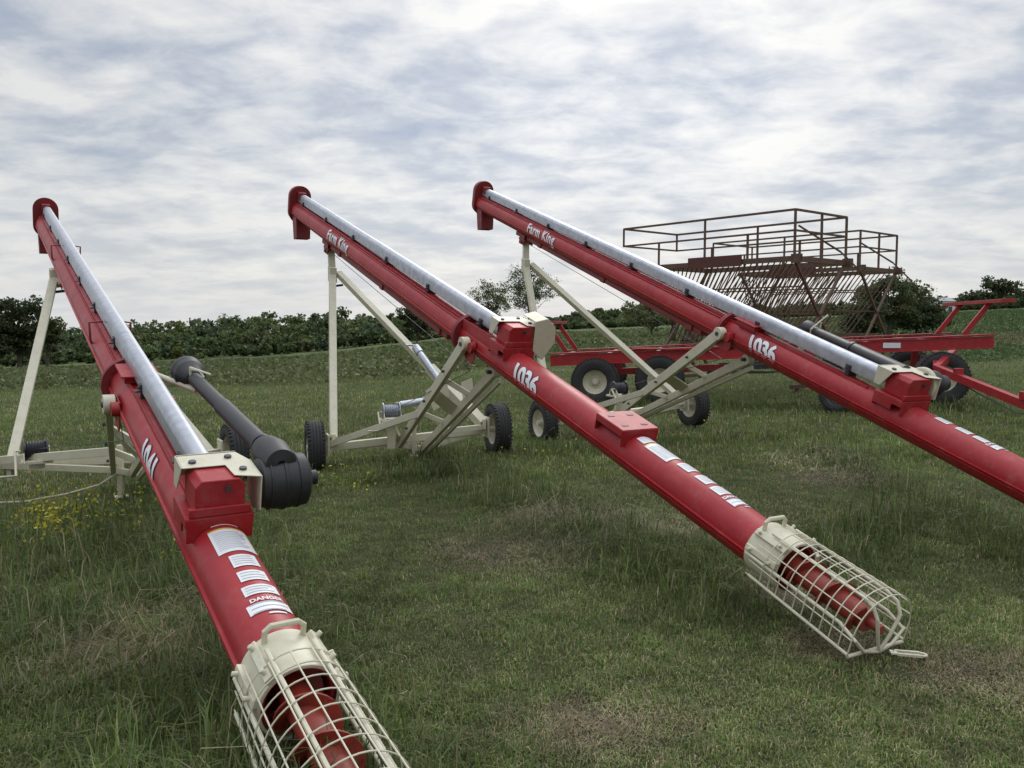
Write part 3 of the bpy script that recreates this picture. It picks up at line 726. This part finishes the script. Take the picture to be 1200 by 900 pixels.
def tree(px, d, top_y, label, name='tree', rx=None, nclump=50, nleaf=3000, leaf=.12, base=(.040, .062, .022), sparse=False, base_y=None, group=None, trunk=.12, crown_low=.25, y_wide=None, cat='tree'):
    x = (px-600)/F*d; z0 = gz(x, d); zt = H-(top_y-HY)/F*d; h = zt-z0
    rt = thing(name, label, cat, V(x, d, z0), group); rx = rx or h*.4
    cz = z0+h*(crown_low+1)/2; rz = h*(1-crown_low)/2
    p, idx, cl = crown_pts((x, d, cz), rx, rz*.92, nclump, nleaf, .30 if not sparse else .20, shell=.35)
    cv = RNG.uniform(.55, 1.5, nclump)[idx]*RNG.uniform(.75, 1.25, nleaf)
    col = np.array(base)[None]*cv[:, None]; col[:, 0] *= RNG.uniform(.85, 1.3, nclump)[idx]
    leaf_mesh('crown', p, RNG.uniform(.6, 1.4, nleaf)*leaf, col, 'leaf', rt, origin=rt.location, aspect=.6)
    t = MB(); tr = trunk
    topz = cz+rz*.45; pts = [V(x, d, z0-.1)]
    for k in range(1, 6): pts.append(V(x+random.uniform(-1, 1)*h*.02, d+random.uniform(-1, 1)*h*.02, z0+(topz-z0)*k/5))
    t.tube(pts, [tr, tr*.85, tr*.7, tr*.52, tr*.36, tr*.15], 8)
    for k in range(min(nclump, 26)):
        c = Vector(cl[k]); f = random.uniform(.25, .8); s = pts[0].lerp(pts[-1], f); m = s.lerp(c, .5)+V(0, 0, -.04*h)
        t.tube([s, m, c], [tr*.38*(1-f*.5), tr*.2, tr*.06], 5)
    part('trunk', t, 'bark', rt)
    return rt
DK = (.048, .068, .026); MD = (.068, .094, .034); LT = (.10, .125, .048)
g = 'large trees at the left edge of the field'
tree(-22, 60, 352, 'dark broad tree at the left edge, cut by the picture border', rx=2.3, nclump=60, nleaf=6000, leaf=.13, base=DK, group=g, crown_low=.08, trunk=.2)
tree(22, 62, 340, 'tallest dark tree of the clump beside the left support leg', rx=2.0, nclump=60, nleaf=6000, leaf=.13, base=DK, group=g, crown_low=.08, trunk=.2)
tree(56, 66, 352, 'ragged dark tree on the right side of the left clump', rx=1.3, nclump=45, nleaf=3600, leaf=.12, base=MD, group=g, crown_low=.1, trunk=.14)
tree(208, 112, 402, 'small yellow-green sapling before the wood behind the black shaft', rx=1.1, nclump=18, nleaf=900, leaf=.16, base=(.11, .14, .03), crown_low=.05, trunk=.06)
g = 'taller trees rising above the wood'
tree(619, 92, 303, 'tallest airy tree against the sky behind the rear auger leg', rx=3.5, nclump=120, nleaf=7500, leaf=.085, base=MD, sparse=True, group=g, crown_low=.22, trunk=.14)
tree(573, 96, 326, 'airy tree just above the middle gearbox, left of the tallest one', rx=2.9, nclump=90, nleaf=6000, leaf=.085, base=LT, sparse=True, group=g, crown_low=.2, trunk=.12)
tree(488, 90, 352, 'dark ragged tree seen under the middle auger tube', rx=2.2, nclump=42, nleaf=3800, leaf=.14, base=DK, sparse=True, group=g, crown_low=.05, trunk=.14)
tree(764, 58, 340, 'pale wispy tree under the rear auger tube, left of the hay feeders', rx=2.2, nclump=80, nleaf=4200, leaf=.09, base=LT, sparse=True, crown_low=.1, trunk=.08)
g = 'bushy trees right of the hay feeders'
tree(1040, 44, 312, 'taller bushy tree with bare limbs at the right of the hay feeders', rx=1.95, nclump=85, nleaf=10000, leaf=.075, base=MD, sparse=True, group=g, crown_low=.12, trunk=.10)
tree(1072, 47, 342, 'lower round dark bush right of the bushy tree', rx=1.7, nclump=60, nleaf=9000, leaf=.08, base=DK, group=g, crown_low=-.05, trunk=.08)
tree(1012, 42, 350, 'dark low bush seen through the rusty slats', rx=1.3, nclump=45, nleaf=4000, leaf=.08, base=DK, group=g, crown_low=-.05, trunk=.08)
g = 'far trees on the right hill'
tree(1167, 205, 322, 'domed far tree above the top rail of the trailer rack', rx=4.6, nclump=30, nleaf=2200, leaf=.35, base=DK, group=g, crown_low=.1, trunk=.3)
tree(1142, 215, 340, 'low far tree left of the domed one', rx=4.0, nclump=22, nleaf=1500, leaf=.35, base=DK, group=g, crown_low=0, trunk=.3)
tree(1200, 210, 334, 'far tree at the right edge of the picture', rx=4.4, nclump=24, nleaf=1700, leaf=.35, base=MD, group=g, crown_low=0, trunk=.3)

# the far wood, one mass
tops = [(-200, 384), (0, 384), (60, 391), (100, 390), (150, 384), (230, 379), (300, 376), (400, 368), (460, 372), (520, 378), (600, 384), (660, 376), (720, 366), (790, 362), (860, 366), (960, 362), (1060, 356), (1300, 344)]
def top_at(px): return float(np.interp(px, [a for a, b in tops], [b for a, b in tops]))
pp, ss_l, cc_l = [], [], []
for row, (dd, sc, dy) in enumerate(((180, 1.0, -6), (172, 1.0, -5), (163, .92, -1), (150, .7, 14), (140, .4, 24))):
    px = -260
    while px < 1330:
        d = dd*random.uniform(.96, 1.04)*(1.0 if px < 900 else 1.55); x = (px-600)/F*d; z0 = gz(x, d)
        hh = (H-(top_at(px)+dy+random.uniform(-3.5, 3.5)-HY)/F*d)-z0
        hh = max(2.0, hh)
        if row >= 3: hh = max(1.2, (H-(top_at(px)-HY)/F*d-z0)*sc*random.uniform(.7, 1.2))
        rx = hh*random.uniform(.34, .5)+.6
        nl = 1100 if row < 3 else 500
        p, idx, cl = crown_pts((x, d, z0+hh*.50), rx, hh*.53, 44, nl, .24, shell=.45)
        base = np.array(random.choice([DK, MD, MD, (.070, .095, .046), (.092, .112, .044)]))
        cv = RNG.uniform(.6, 1.4, 44)[idx]*RNG.uniform(.8, 1.2, nl)
        pp.append(p); ss_l.append(RNG.uniform(.18, .44, nl)); cc_l.append(1.4*base[None]*cv[:, None])
        px += rx*1.35*F/d
wood = leaf_mesh('far_wood', np.concatenate(pp), np.concatenate(ss_l), np.concatenate(cc_l), 'leaf', aspect=.75)
tag(wood, 'dark green far wood along the back of the field', 'woodland', kind='stuff')

# white shed on the hill
def shed():
    d = 175; a, b = P(1100, 358, d), P(1117, 358, d); z0 = gz(a.x, d); c = V((a.x+b.x)/2, d, z0)
    r = thing('shed', 'small white shed on the far right hill beside the bushes', 'shed', c)
    w2, h = (b.x-a.x)/2, max(1.0, H-(353.5-HY)/F*d-z0); t = MB(); t.box(c+V(0, 2.5, h/2-.2), V(w2, 0, 0), V(0, 2.5, 0), V(0, 0, h/2+.2)); part('wall', t, 'shed', r)
    t = MB(); y0, y1 = c.y-.2, c.y+5.2; t.prism([V(c.x-w2-.2, y0, c.z+h), V(c.x+w2+.2, y0, c.z+h), V(c.x+w2+.2, (y0+y1)/2, c.z+h+.8), V(c.x-w2-.2, (y0+y1)/2, c.z+h+.8)], V(0, 0, .1))
    t.prism([V(c.x-w2-.2, y1, c.z+h), V(c.x+w2+.2, y1, c.z+h), V(c.x+w2+.2, (y0+y1)/2, c.z+h+.8), V(c.x-w2-.2, (y0+y1)/2, c.z+h+.8)], V(0, 0, .1)); part('roof', t, 'shed_roof', r)
    t = MB(); t.box(c+V(.6, -.02, .6), V(.35, 0, 0), V(0, .015, 0), V(0, 0, .6)); part('door', t, 'steel', r)
shed()

# loose metal piece by the cage
def clevis():
    c = P(1078, 778, 3.62); c.z = gz(c.x, c.y)+.03; t = MB(); d = V(.95, -.15, -.03).normalized(); s = d.cross(V(0, 0, 1)).normalized()
    t.bar(c-d*.055+s*.02, c+d*.05+s*.02, .012, .012); t.bar(c-d*.055-s*.02, c+d*.05-s*.02, .012, .012); t.bar(c-d*.08, c-d*.05, .04, .008)
    t.tube([c+d*.05+s*.02, c+d*.07+s*.012, c+d*.075, c+d*.07-s*.012, c+d*.05-s*.02], .006, 8)
    o = part('hitch_link', t, 'cream', origin=c, bevel=.001); tag(o, 'small pale metal hitch link lying in the grass below the cage', 'hitch link')
clevis()

# ------------------------------------------------------------------ ground sheet
def terrain():
    rs = [0.0]+list(np.geomspace(.4, 1500, 130)); na = 288; vs = []; fs = []
    vs.append((0, 0, gz(0, .01)))
    R_ = np.array(rs[1:]); A = np.linspace(0, 2*PI, na, endpoint=False)
    X_, Y_ = R_[:, None]*np.cos(A), R_[:, None]*np.sin(A)
    Z_ = ground(X_, Y_)
    for i in range(len(R_)):
        for j in range(na): vs.append((X_[i, j], Y_[i, j], Z_[i, j]))
    for j in range(na): fs.append((0, 1+j, 1+(j+1) % na))
    for i in range(len(R_)-1):
        for j in range(na): fs.append((1+i*na+j, 1+(i+1)*na+j, 1+(i+1)*na+(j+1) % na, 1+i*na+(j+1) % na))
    me = bpy.data.meshes.new('ground'); me.from_pydata(vs, [], fs); me.materials.append(M['ground']); me.polygons.foreach_set('use_smooth', [True]*len(fs))
    o = link('ground', me); o['kind'] = 'structure'
terrain()

# ------------------------------------------------------------------ grass
def vnoise(x, y, s, seed=0):
    r = np.random.default_rng(seed); tab = r.random((64, 64))
    u, v = x/s, y/s; i, j = np.floor(u).astype(int), np.floor(v).astype(int); fu, fv = u-i, v-j; fu = fu*fu*(3-2*fu); fv = fv*fv*(3-2*fv)
    g_ = lambda a, b: tab[a % 64, b % 64]
    return (g_(i, j)*(1-fu)+g_(i+1, j)*fu)*(1-fv)+(g_(i, j+1)*(1-fu)+g_(i+1, j+1)*fu)*fv
def fb(x, y, s, seed): return .5*vnoise(x, y, s, seed)+.3*vnoise(x+7, y-3, s/2.1, seed+1)+.2*vnoise(x-4, y+9, s/4.3, seed+2)
# unmown strips: below each auger and round wheels
def segd(x, y, a, b):
    ax_, ay = a[0], a[1]; dx, dy = b[0]-ax_, b[1]-ay; t = np.clip(((x-ax_)*dx+(y-ay)*dy)/(dx*dx+dy*dy), 0, 1)
    return np.hypot(x-ax_-t*dx, y-ay-t*dy)
tall_segs = [((Ol.x+.25, Ol.y-.8), (wll.x+1.2, wll.y+1.5), .75), ((-3.6, 4.6), (-1.7, 3.6), .7), ((-4.2, 6.6), (-2.6, 5.6), .9), ((Om.x-.25, Om.y+.45), (-1.0, 9.6), .55), ((wlm.x, wlm.y-1.2), (wrm.x, wrm.y-1.4), .35), ((wlr.x, wlr.y-1.2), (wrr.x+.6, wrr.y-1.2), .4), ((Or.x, Or.y), (3.4, 9.0), .4), ((7.0, 13.4), (1.0, 15.0), .9), ((2.0, 5.2), (3.4, 6.6), .4)]
def tallness(x, y):
    v = np.zeros_like(x)
    for a, b, r in tall_segs: v = np.maximum(v, ss(1-segd(x, y, a, b)/(r*1.5)))
    return v*(.4+1.2*fb(x, y, 1.1, 40))
dry_spots = [(P(600, 620, 5.4), .55), (P(790, 615, 5.9), .5), (P(660, 600, 6.3), .5), (P(930, 705, 4.5), .38), (P(985, 765, 3.85), .28), (P(130, 770, 3.7), .45), (P(1190, 820, 3.4), .35), (P(980, 560, 7.8), .6), (P(930, 545, 8.6), .6), (P(720, 860, 3.0), .3), (P(250, 700, 4.3), .4)]
def dryness(x, y):
    v = np.zeros_like(x)
    for p, r in dry_spots: v = np.maximum(v, ss(1-np.hypot(x-p.x+.5*r*(fb(x, y, .6, 66)-.5)*3, (y-p.y)*1.25)/(r*1.5)))
    return v*(.35+.9*fb(x, y, .35, 65))
def blades(name, n, dmin, dmax, hmean, wid, tallk=1.0, margin=1.15, power=1.0, seed=0, curve=.5, mat='grass', dens=None, colf=None, xoff=0):
    r = np.random.default_rng(seed)
    m = int(n*2.0)
    # sample by distance, uniform by area within the view wedge
    q = r.random(m); d = dmin*(dmax/dmin)**(q**power)
    x = (r.random(m)-.5)*1.24*margin*d+xoff*d; y = d
    x = x+r.normal(size=m)*.03
    keep = r.random(m) < .5+.9*vnoise(x, y, .09, 93)
    if dens is not None: keep = r.random(m) < dens(x, y)
    x, y = x[keep][:n], y[keep][:n]; m = len(x); d = y
    z = ground(x, y)
    tl = tallness(x, y); dr = dryness(x, y)
    pat = fb(x, y, 1.7, 3); pat2 = fb(x, y, .45, 9)
    h = hmean*(.45+1.1*r.random(m))*(.6+.8*pat2)*(.55+.9*vnoise(x, y, .11, 91))*(1+tl*tallk*(.6+.8*r.random(m)))
    an = r.random(m)*2*PI; lean = (.25+.75*r.random(m))*curve*(1+.9*dr); dx, dy = np.cos(an)*lean, np.sin(an)*lean
    wv = wid*(.6+.8*r.random(m))*(d/dmin)**.35
    pa = an+PI/2+r.normal(size=m)*.6; wx, wy = np.cos(pa)*wv/2, np.sin(pa)*wv/2
    b = np.stack([x, y, z-.005], 1); t1 = b+np.stack([dx*h*.35, dy*h*.35, h*.6*(1-.5*dr)], 1); t2 = b+np.stack([dx*h*1.0, dy*h*1.0, h*(1-.62*np.minimum(1, lean))*(1-.6*dr)], 1)
    wvv = np.stack([wx, wy, 0*wx], 1)
    v = np.stack([b-wvv, b+wvv, t1+wvv*.75, t1-wvv*.75, t2], 1).reshape(-1, 3)
    me = bpy.data.meshes.new(name); me.vertices.add(5*m); me.vertices.foreach_set('co', v.ravel().astype(np.float32))
    base = np.arange(m)[:, None]*5
    li = np.concatenate([base+np.array([0, 1, 2, 3]), base+np.array([3, 2, 4])], 1).ravel().astype(np.int32)
    me.loops.add(7*m); me.loops.foreach_set('vertex_index', li); me.polygons.add(2*m)
    st = (np.arange(m)[:, None]*7+np.array([0, 4])).ravel().astype(np.int32); me.polygons.foreach_set('loop_start', st)
    me.polygons.foreach_set('loop_total', np.tile([4, 3], m).astype(np.int32)); me.update(calc_edges=True)
    if colf: col = colf(x, y, r, m, tl, dr)
    else:
        g1 = np.array([.088, .140, .034]); g2 = np.array([.175, .235, .060]); g3 = np.array([.36, .31, .17]); g4 = np.array([.13, .155, .060])
        k = r.random(m)[:, None]; col = g1*(1-k)+g2*k
        sel = r.random(m) < .35; col[sel] = g4
        pdry = np.clip(.10+.55*(pat-.42)*(1-np.minimum(1, tl))+.75*dr, .04, .9); sel = r.random(m) < pdry; col[sel] = g3*r.uniform(.55, 1.15, (sel.sum(), 1))
        col = col*((.62+.7*fb(x, y, .8, 77))*(.75+.5*vnoise(x, y, .13, 92))*(1.2-.40*np.minimum(1, tl)))[:, None]
    ca = me.color_attributes.new('Col', 'FLOAT_COLOR', 'POINT'); cc = np.ones((m, 4)); cc[:, :3] = col
    ca.data.foreach_set('color', np.repeat(cc, 5, 0).ravel().astype(np.float32)); me.materials.append(M[mat]); o = link(name, me)
    return o
o = blades('mown_grass', 520000, 1.9, 9.0, .031, .0031, 1.6, 1.35, .8, 1, .9); tag(o, 'short patchy green and straw coloured grass in the foreground', 'grass', kind='stuff')
o = blades('meadow_grass', 230000, 8.0, 30.0, .060, .010, 1.0, 1.25, .9, 2, .7); tag(o, 'rough green grass round the auger wheels and trailer', 'grass', kind='stuff')
o = blades('tall_grass', 30000, 2.0, 16.0, .12, .0048, .9, 1.3, .9, 3, .8, dens=lambda x, y: np.clip(tallness(x, y)*1.2-.25, 0, 1)); tag(o, 'longer lush grass left uncut beneath the augers', 'grass', kind='stuff')
def strawcol(x, y, r, m, tl, dr): return np.array([.20, .145, .090])*r.uniform(.35, 1.15, (m, 1))
o = blades('dry_hay', 46000, 2.4, 10.0, .085, .0030, 0, 1.3, .9, 4, 1.4, dens=lambda x, y: np.clip(dryness(x, y)*2.2*fb(x, y, .5, 61)**1.7, 0, 1), colf=strawcol); tag(o, 'dry brown cut hay lying in patches on the lawn', 'hay', kind='stuff')
# weedy field
def weeds():
    r = RNG; n = 120000; d = 19*(95/19)**r.random(n); x = (r.random(n)-.5)*1.24*1.2*d; pxx = 600+F*x/d
    edge = 22+5*fb(x, d, 14, 5)+np.clip((pxx-450)/40, 0, 14)
    keep = (d > edge) & (pxx < 980) & (r.random(n) < .35+.9*fb(x, d, 6, 21)); x, d = x[keep], d[keep]; n = len(x)
    hh = (.10+.42*fb(x, d, 3.5, 8)**1.5)*r.random(n)**.6
    c = np.stack([x, d, ground(x, d)+hh], 1)
    k = fb(x, d, 9, 31)[:, None]; col = np.array([.078, .112, .038])*(1-k)+np.array([.145, .165, .065])*k; col = col*r.uniform(.6, 1.3, (n, 1))
    sel = r.random(n) < .07; col[sel] = np.array([.17, .15, .08])
    sel = r.random(n) < .05; col[sel] = np.array([.13, .17, .10])
    o = leaf_mesh('field_weeds', c, (.035+.05*r.random(n))*(d/19)**.75, col, 'leaf', aspect=.65); tag(o, 'leafy green weeds covering the field before the wood', 'weeds', kind='stuff')
weeds()
def pasture():
    r = RNG; n = 50000; d = 26*(160/26)**r.random(n); x = (.30+.45*r.random(n))*d; c = np.stack([x, d, ground(x, d)+.04+.10*r.random(n)], 1)
    b = ss((d-33)/4)*ss((48-d)/5); col = np.array([.070, .11, .036])*r.uniform(.65, 1.3, (n, 1)); sel = r.random(n) < .75*b*(x/d > .42); col[sel] = np.array([.17, .15, .085])*r.uniform(.6, 1.1, (sel.sum(), 1))
    o = leaf_mesh('pasture_grass', c, (.03+.04*r.random(n))*(d/22)**.8, col, 'leaf', aspect=.35, updir=.0); tag(o, 'far green pasture with a dry straw strip at the right', 'pasture', kind='stuff')
pasture()
def flowers():
    r = RNG; cs = []
    for (p, rad, k) in ((P(85, 612, 6.1), .4, 420), (P(110, 585, 6.9), .5, 150), (P(60, 625, 5.8), .3, 260), (P(395, 572, 7.3), .32, 110), (P(415, 567, 7.7), .3, 30), (P(620, 540, 9.0), .8, 60), (P(880, 520, 10), 1.2, 50), (P(195, 660, 5.1), .06, 14)):
        a = r.random(k)*2*PI; q = np.sqrt(r.random(k))*rad; x = p.x+np.cos(a)*q*1.2; y = p.y+np.sin(a)*q*.8
        keep = fb(x, y, .25, 50) > .42; x, y = x[keep], y[keep]; z = ground(x, y)+.08+.20*r.random(len(x)); cs.append(np.stack([x, y, z], 1))
    c = np.concatenate(cs); col = np.array([.42, .38, .03])*r.uniform(.6, 1.2, (len(c), 1)); o = leaf_mesh('yellow_wildflowers', c, .008+.009*r.random(len(c)), col, 'petal', aspect=.9); tag(o, 'small yellow wildflowers in the long grass', 'wildflowers', kind='stuff')
flowers()

# ------------------------------------------------------------------ sky and light
SUN_EL, SUN_AZ = math.radians(38), math.radians(8)     # azimuth clockwise from +Y (ahead of the camera)
wd = bpy.data.worlds.new('World'); scene.world = wd; wd.use_nodes = True; nt = wd.node_tree; nt.nodes.clear()
out = N(nt, 'ShaderNodeOutputWorld'); bg = N(nt, 'ShaderNodeBackground'); nt.links.new(bg.outputs[0], out.inputs[0])
sky = N(nt, 'ShaderNodeTexSky', sky_type='NISHITA'); sky.sun_disc = False; sky.sun_elevation = SUN_EL; sky.sun_rotation = SUN_AZ; sky.air_density = 1.2; sky.dust_density = 2
tc = N(nt, 'ShaderNodeTexCoord'); sep = N(nt, 'ShaderNodeSeparateXYZ'); nt.links.new(tc.outputs['Generated'], sep.inputs[0])
def math_(op, a, b=None, c=None):
    n = N(nt, 'ShaderNodeMath', operation=op)
    for i, v in enumerate((a, b, c)):
        if v is None: continue
        if isinstance(v, (int, float)): n.inputs[i].default_value = v
        else: nt.links.new(v, n.inputs[i])
    return n.outputs[0]
zc = math_('ADD', math_('MAXIMUM', sep.outputs['Z'], 0), .20)
cx = math_('DIVIDE', sep.outputs['X'], zc); cy = math_('DIVIDE', sep.outputs['Y'], zc)
cmb = N(nt, 'ShaderNodeCombineXYZ'); nt.links.new(cx, cmb.inputs[0]); nt.links.new(cy, cmb.inputs[1])
def cn(scale, det, rough, off, dist=0, stretch=(1, 1, 1)):
    mp = N(nt, 'ShaderNodeMapping'); mp.inputs['Location'].default_value = off; mp.inputs['Scale'].default_value = stretch; nt.links.new(cmb.outputs[0], mp.inputs[0])
    n = N(nt, 'ShaderNodeTexNoise'); n.inputs['Scale'].default_value = scale; n.inputs['Detail'].default_value = det; n.inputs['Roughness'].default_value = rough; n.inputs['Distortion'].default_value = dist
    nt.links.new(mp.outputs[0], n.inputs['Vector']); return n.outputs['Fac']
n1 = cn(1.5, 5, .55, (3.1, 1.7, 0), .3, (.9, 1.2, 1)); n2 = cn(5.0, 7, .58, (0, 5, 0), .25, (.95, 1.15, 1))
f = math_('ADD', math_('MULTIPLY', n1, .55), math_('MULTIPLY', n2, .50))
cr = N(nt, 'ShaderNodeValToRGB'); e = cr.color_ramp.elements
stops = [(.37, (.36, .43, .57)), (.46, (.50, .55, .64)), (.53, (.67, .70, .75)), (.63, (.88, .88, .87))]
while len(e) < 4: e.new(.5)
for i, (p, c) in enumerate(stops): e[i].position = p; e[i].color = (*c, 1)
nt.links.new(f, cr.inputs[0])
# glow of the hidden sun through the cloud
sd = V(math.sin(SUN_AZ)*math.cos(SUN_EL*.38), math.cos(SUN_AZ)*math.cos(SUN_EL*.38), math.sin(SUN_EL*.38))
dt = N(nt, 'ShaderNodeVectorMath', operation='DOT_PRODUCT'); nt.links.new(tc.outputs['Generated'], dt.inputs[0]); dt.inputs[1].default_value = sd
gl = math_('POWER', math_('MAXIMUM', dt.outputs['Value'], 0), 9)
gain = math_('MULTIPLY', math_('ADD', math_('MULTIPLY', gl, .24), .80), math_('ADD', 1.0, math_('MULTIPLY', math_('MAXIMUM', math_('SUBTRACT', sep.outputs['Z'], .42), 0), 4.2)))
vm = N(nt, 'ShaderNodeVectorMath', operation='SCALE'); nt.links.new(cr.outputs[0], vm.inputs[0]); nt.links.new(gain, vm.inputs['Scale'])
# nishita blue seen faintly through the cover
hz = math_('MULTIPLY', math_('POWER', math_('MAXIMUM', math_('SUBTRACT', 1, math_('DIVIDE', math_('MAXIMUM', sep.outputs['Z'], 0), .24)), 0), 1.5), .75)
hm = N(nt, 'ShaderNodeMix', data_type='RGBA'); nt.links.new(hz, hm.inputs[0]); nt.links.new(vm.outputs[0], hm.inputs[6]); hm.inputs[7].default_value = (.72, .735, .74, 1)
SKYS = .10
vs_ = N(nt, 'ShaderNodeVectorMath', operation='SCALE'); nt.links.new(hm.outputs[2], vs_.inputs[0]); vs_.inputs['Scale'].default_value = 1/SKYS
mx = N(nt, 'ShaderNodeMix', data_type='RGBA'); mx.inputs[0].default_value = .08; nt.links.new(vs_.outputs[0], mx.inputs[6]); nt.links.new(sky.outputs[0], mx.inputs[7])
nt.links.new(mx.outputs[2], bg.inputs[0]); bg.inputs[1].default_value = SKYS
sl = bpy.data.lights.new('sun', 'SUN'); sl.energy = .9; sl.angle = math.radians(22); sl.color = (1, .96, .9); so = bpy.data.objects.new('sun', sl); C.objects.link(so)
sv = V(math.sin(SUN_AZ)*math.cos(SUN_EL), math.cos(SUN_AZ)*math.cos(SUN_EL), math.sin(SUN_EL)); so.rotation_euler = sv.to_track_quat('Z', 'Y').to_euler(); so.location = (0, 0, 20)

# ------------------------------------------------------------------ camera
cam = bpy.data.cameras.new('camera'); cam.sensor_width = 36; cam.lens = 36*F/1200; cam.clip_end = 4000; cam.clip_start = .05
co = bpy.data.objects.new('camera', cam); C.objects.link(co); co.location = (0, 0, H); pitch = math.atan((450-HY)/F); co.rotation_euler = (PI/2-pitch, 0, 0); scene.camera = co
vs = scene.view_settings; vs.view_transform = 'Standard'; vs.look = 'None'; vs.exposure = .1; vs.gamma = 1
scene.render.engine = 'CYCLES'
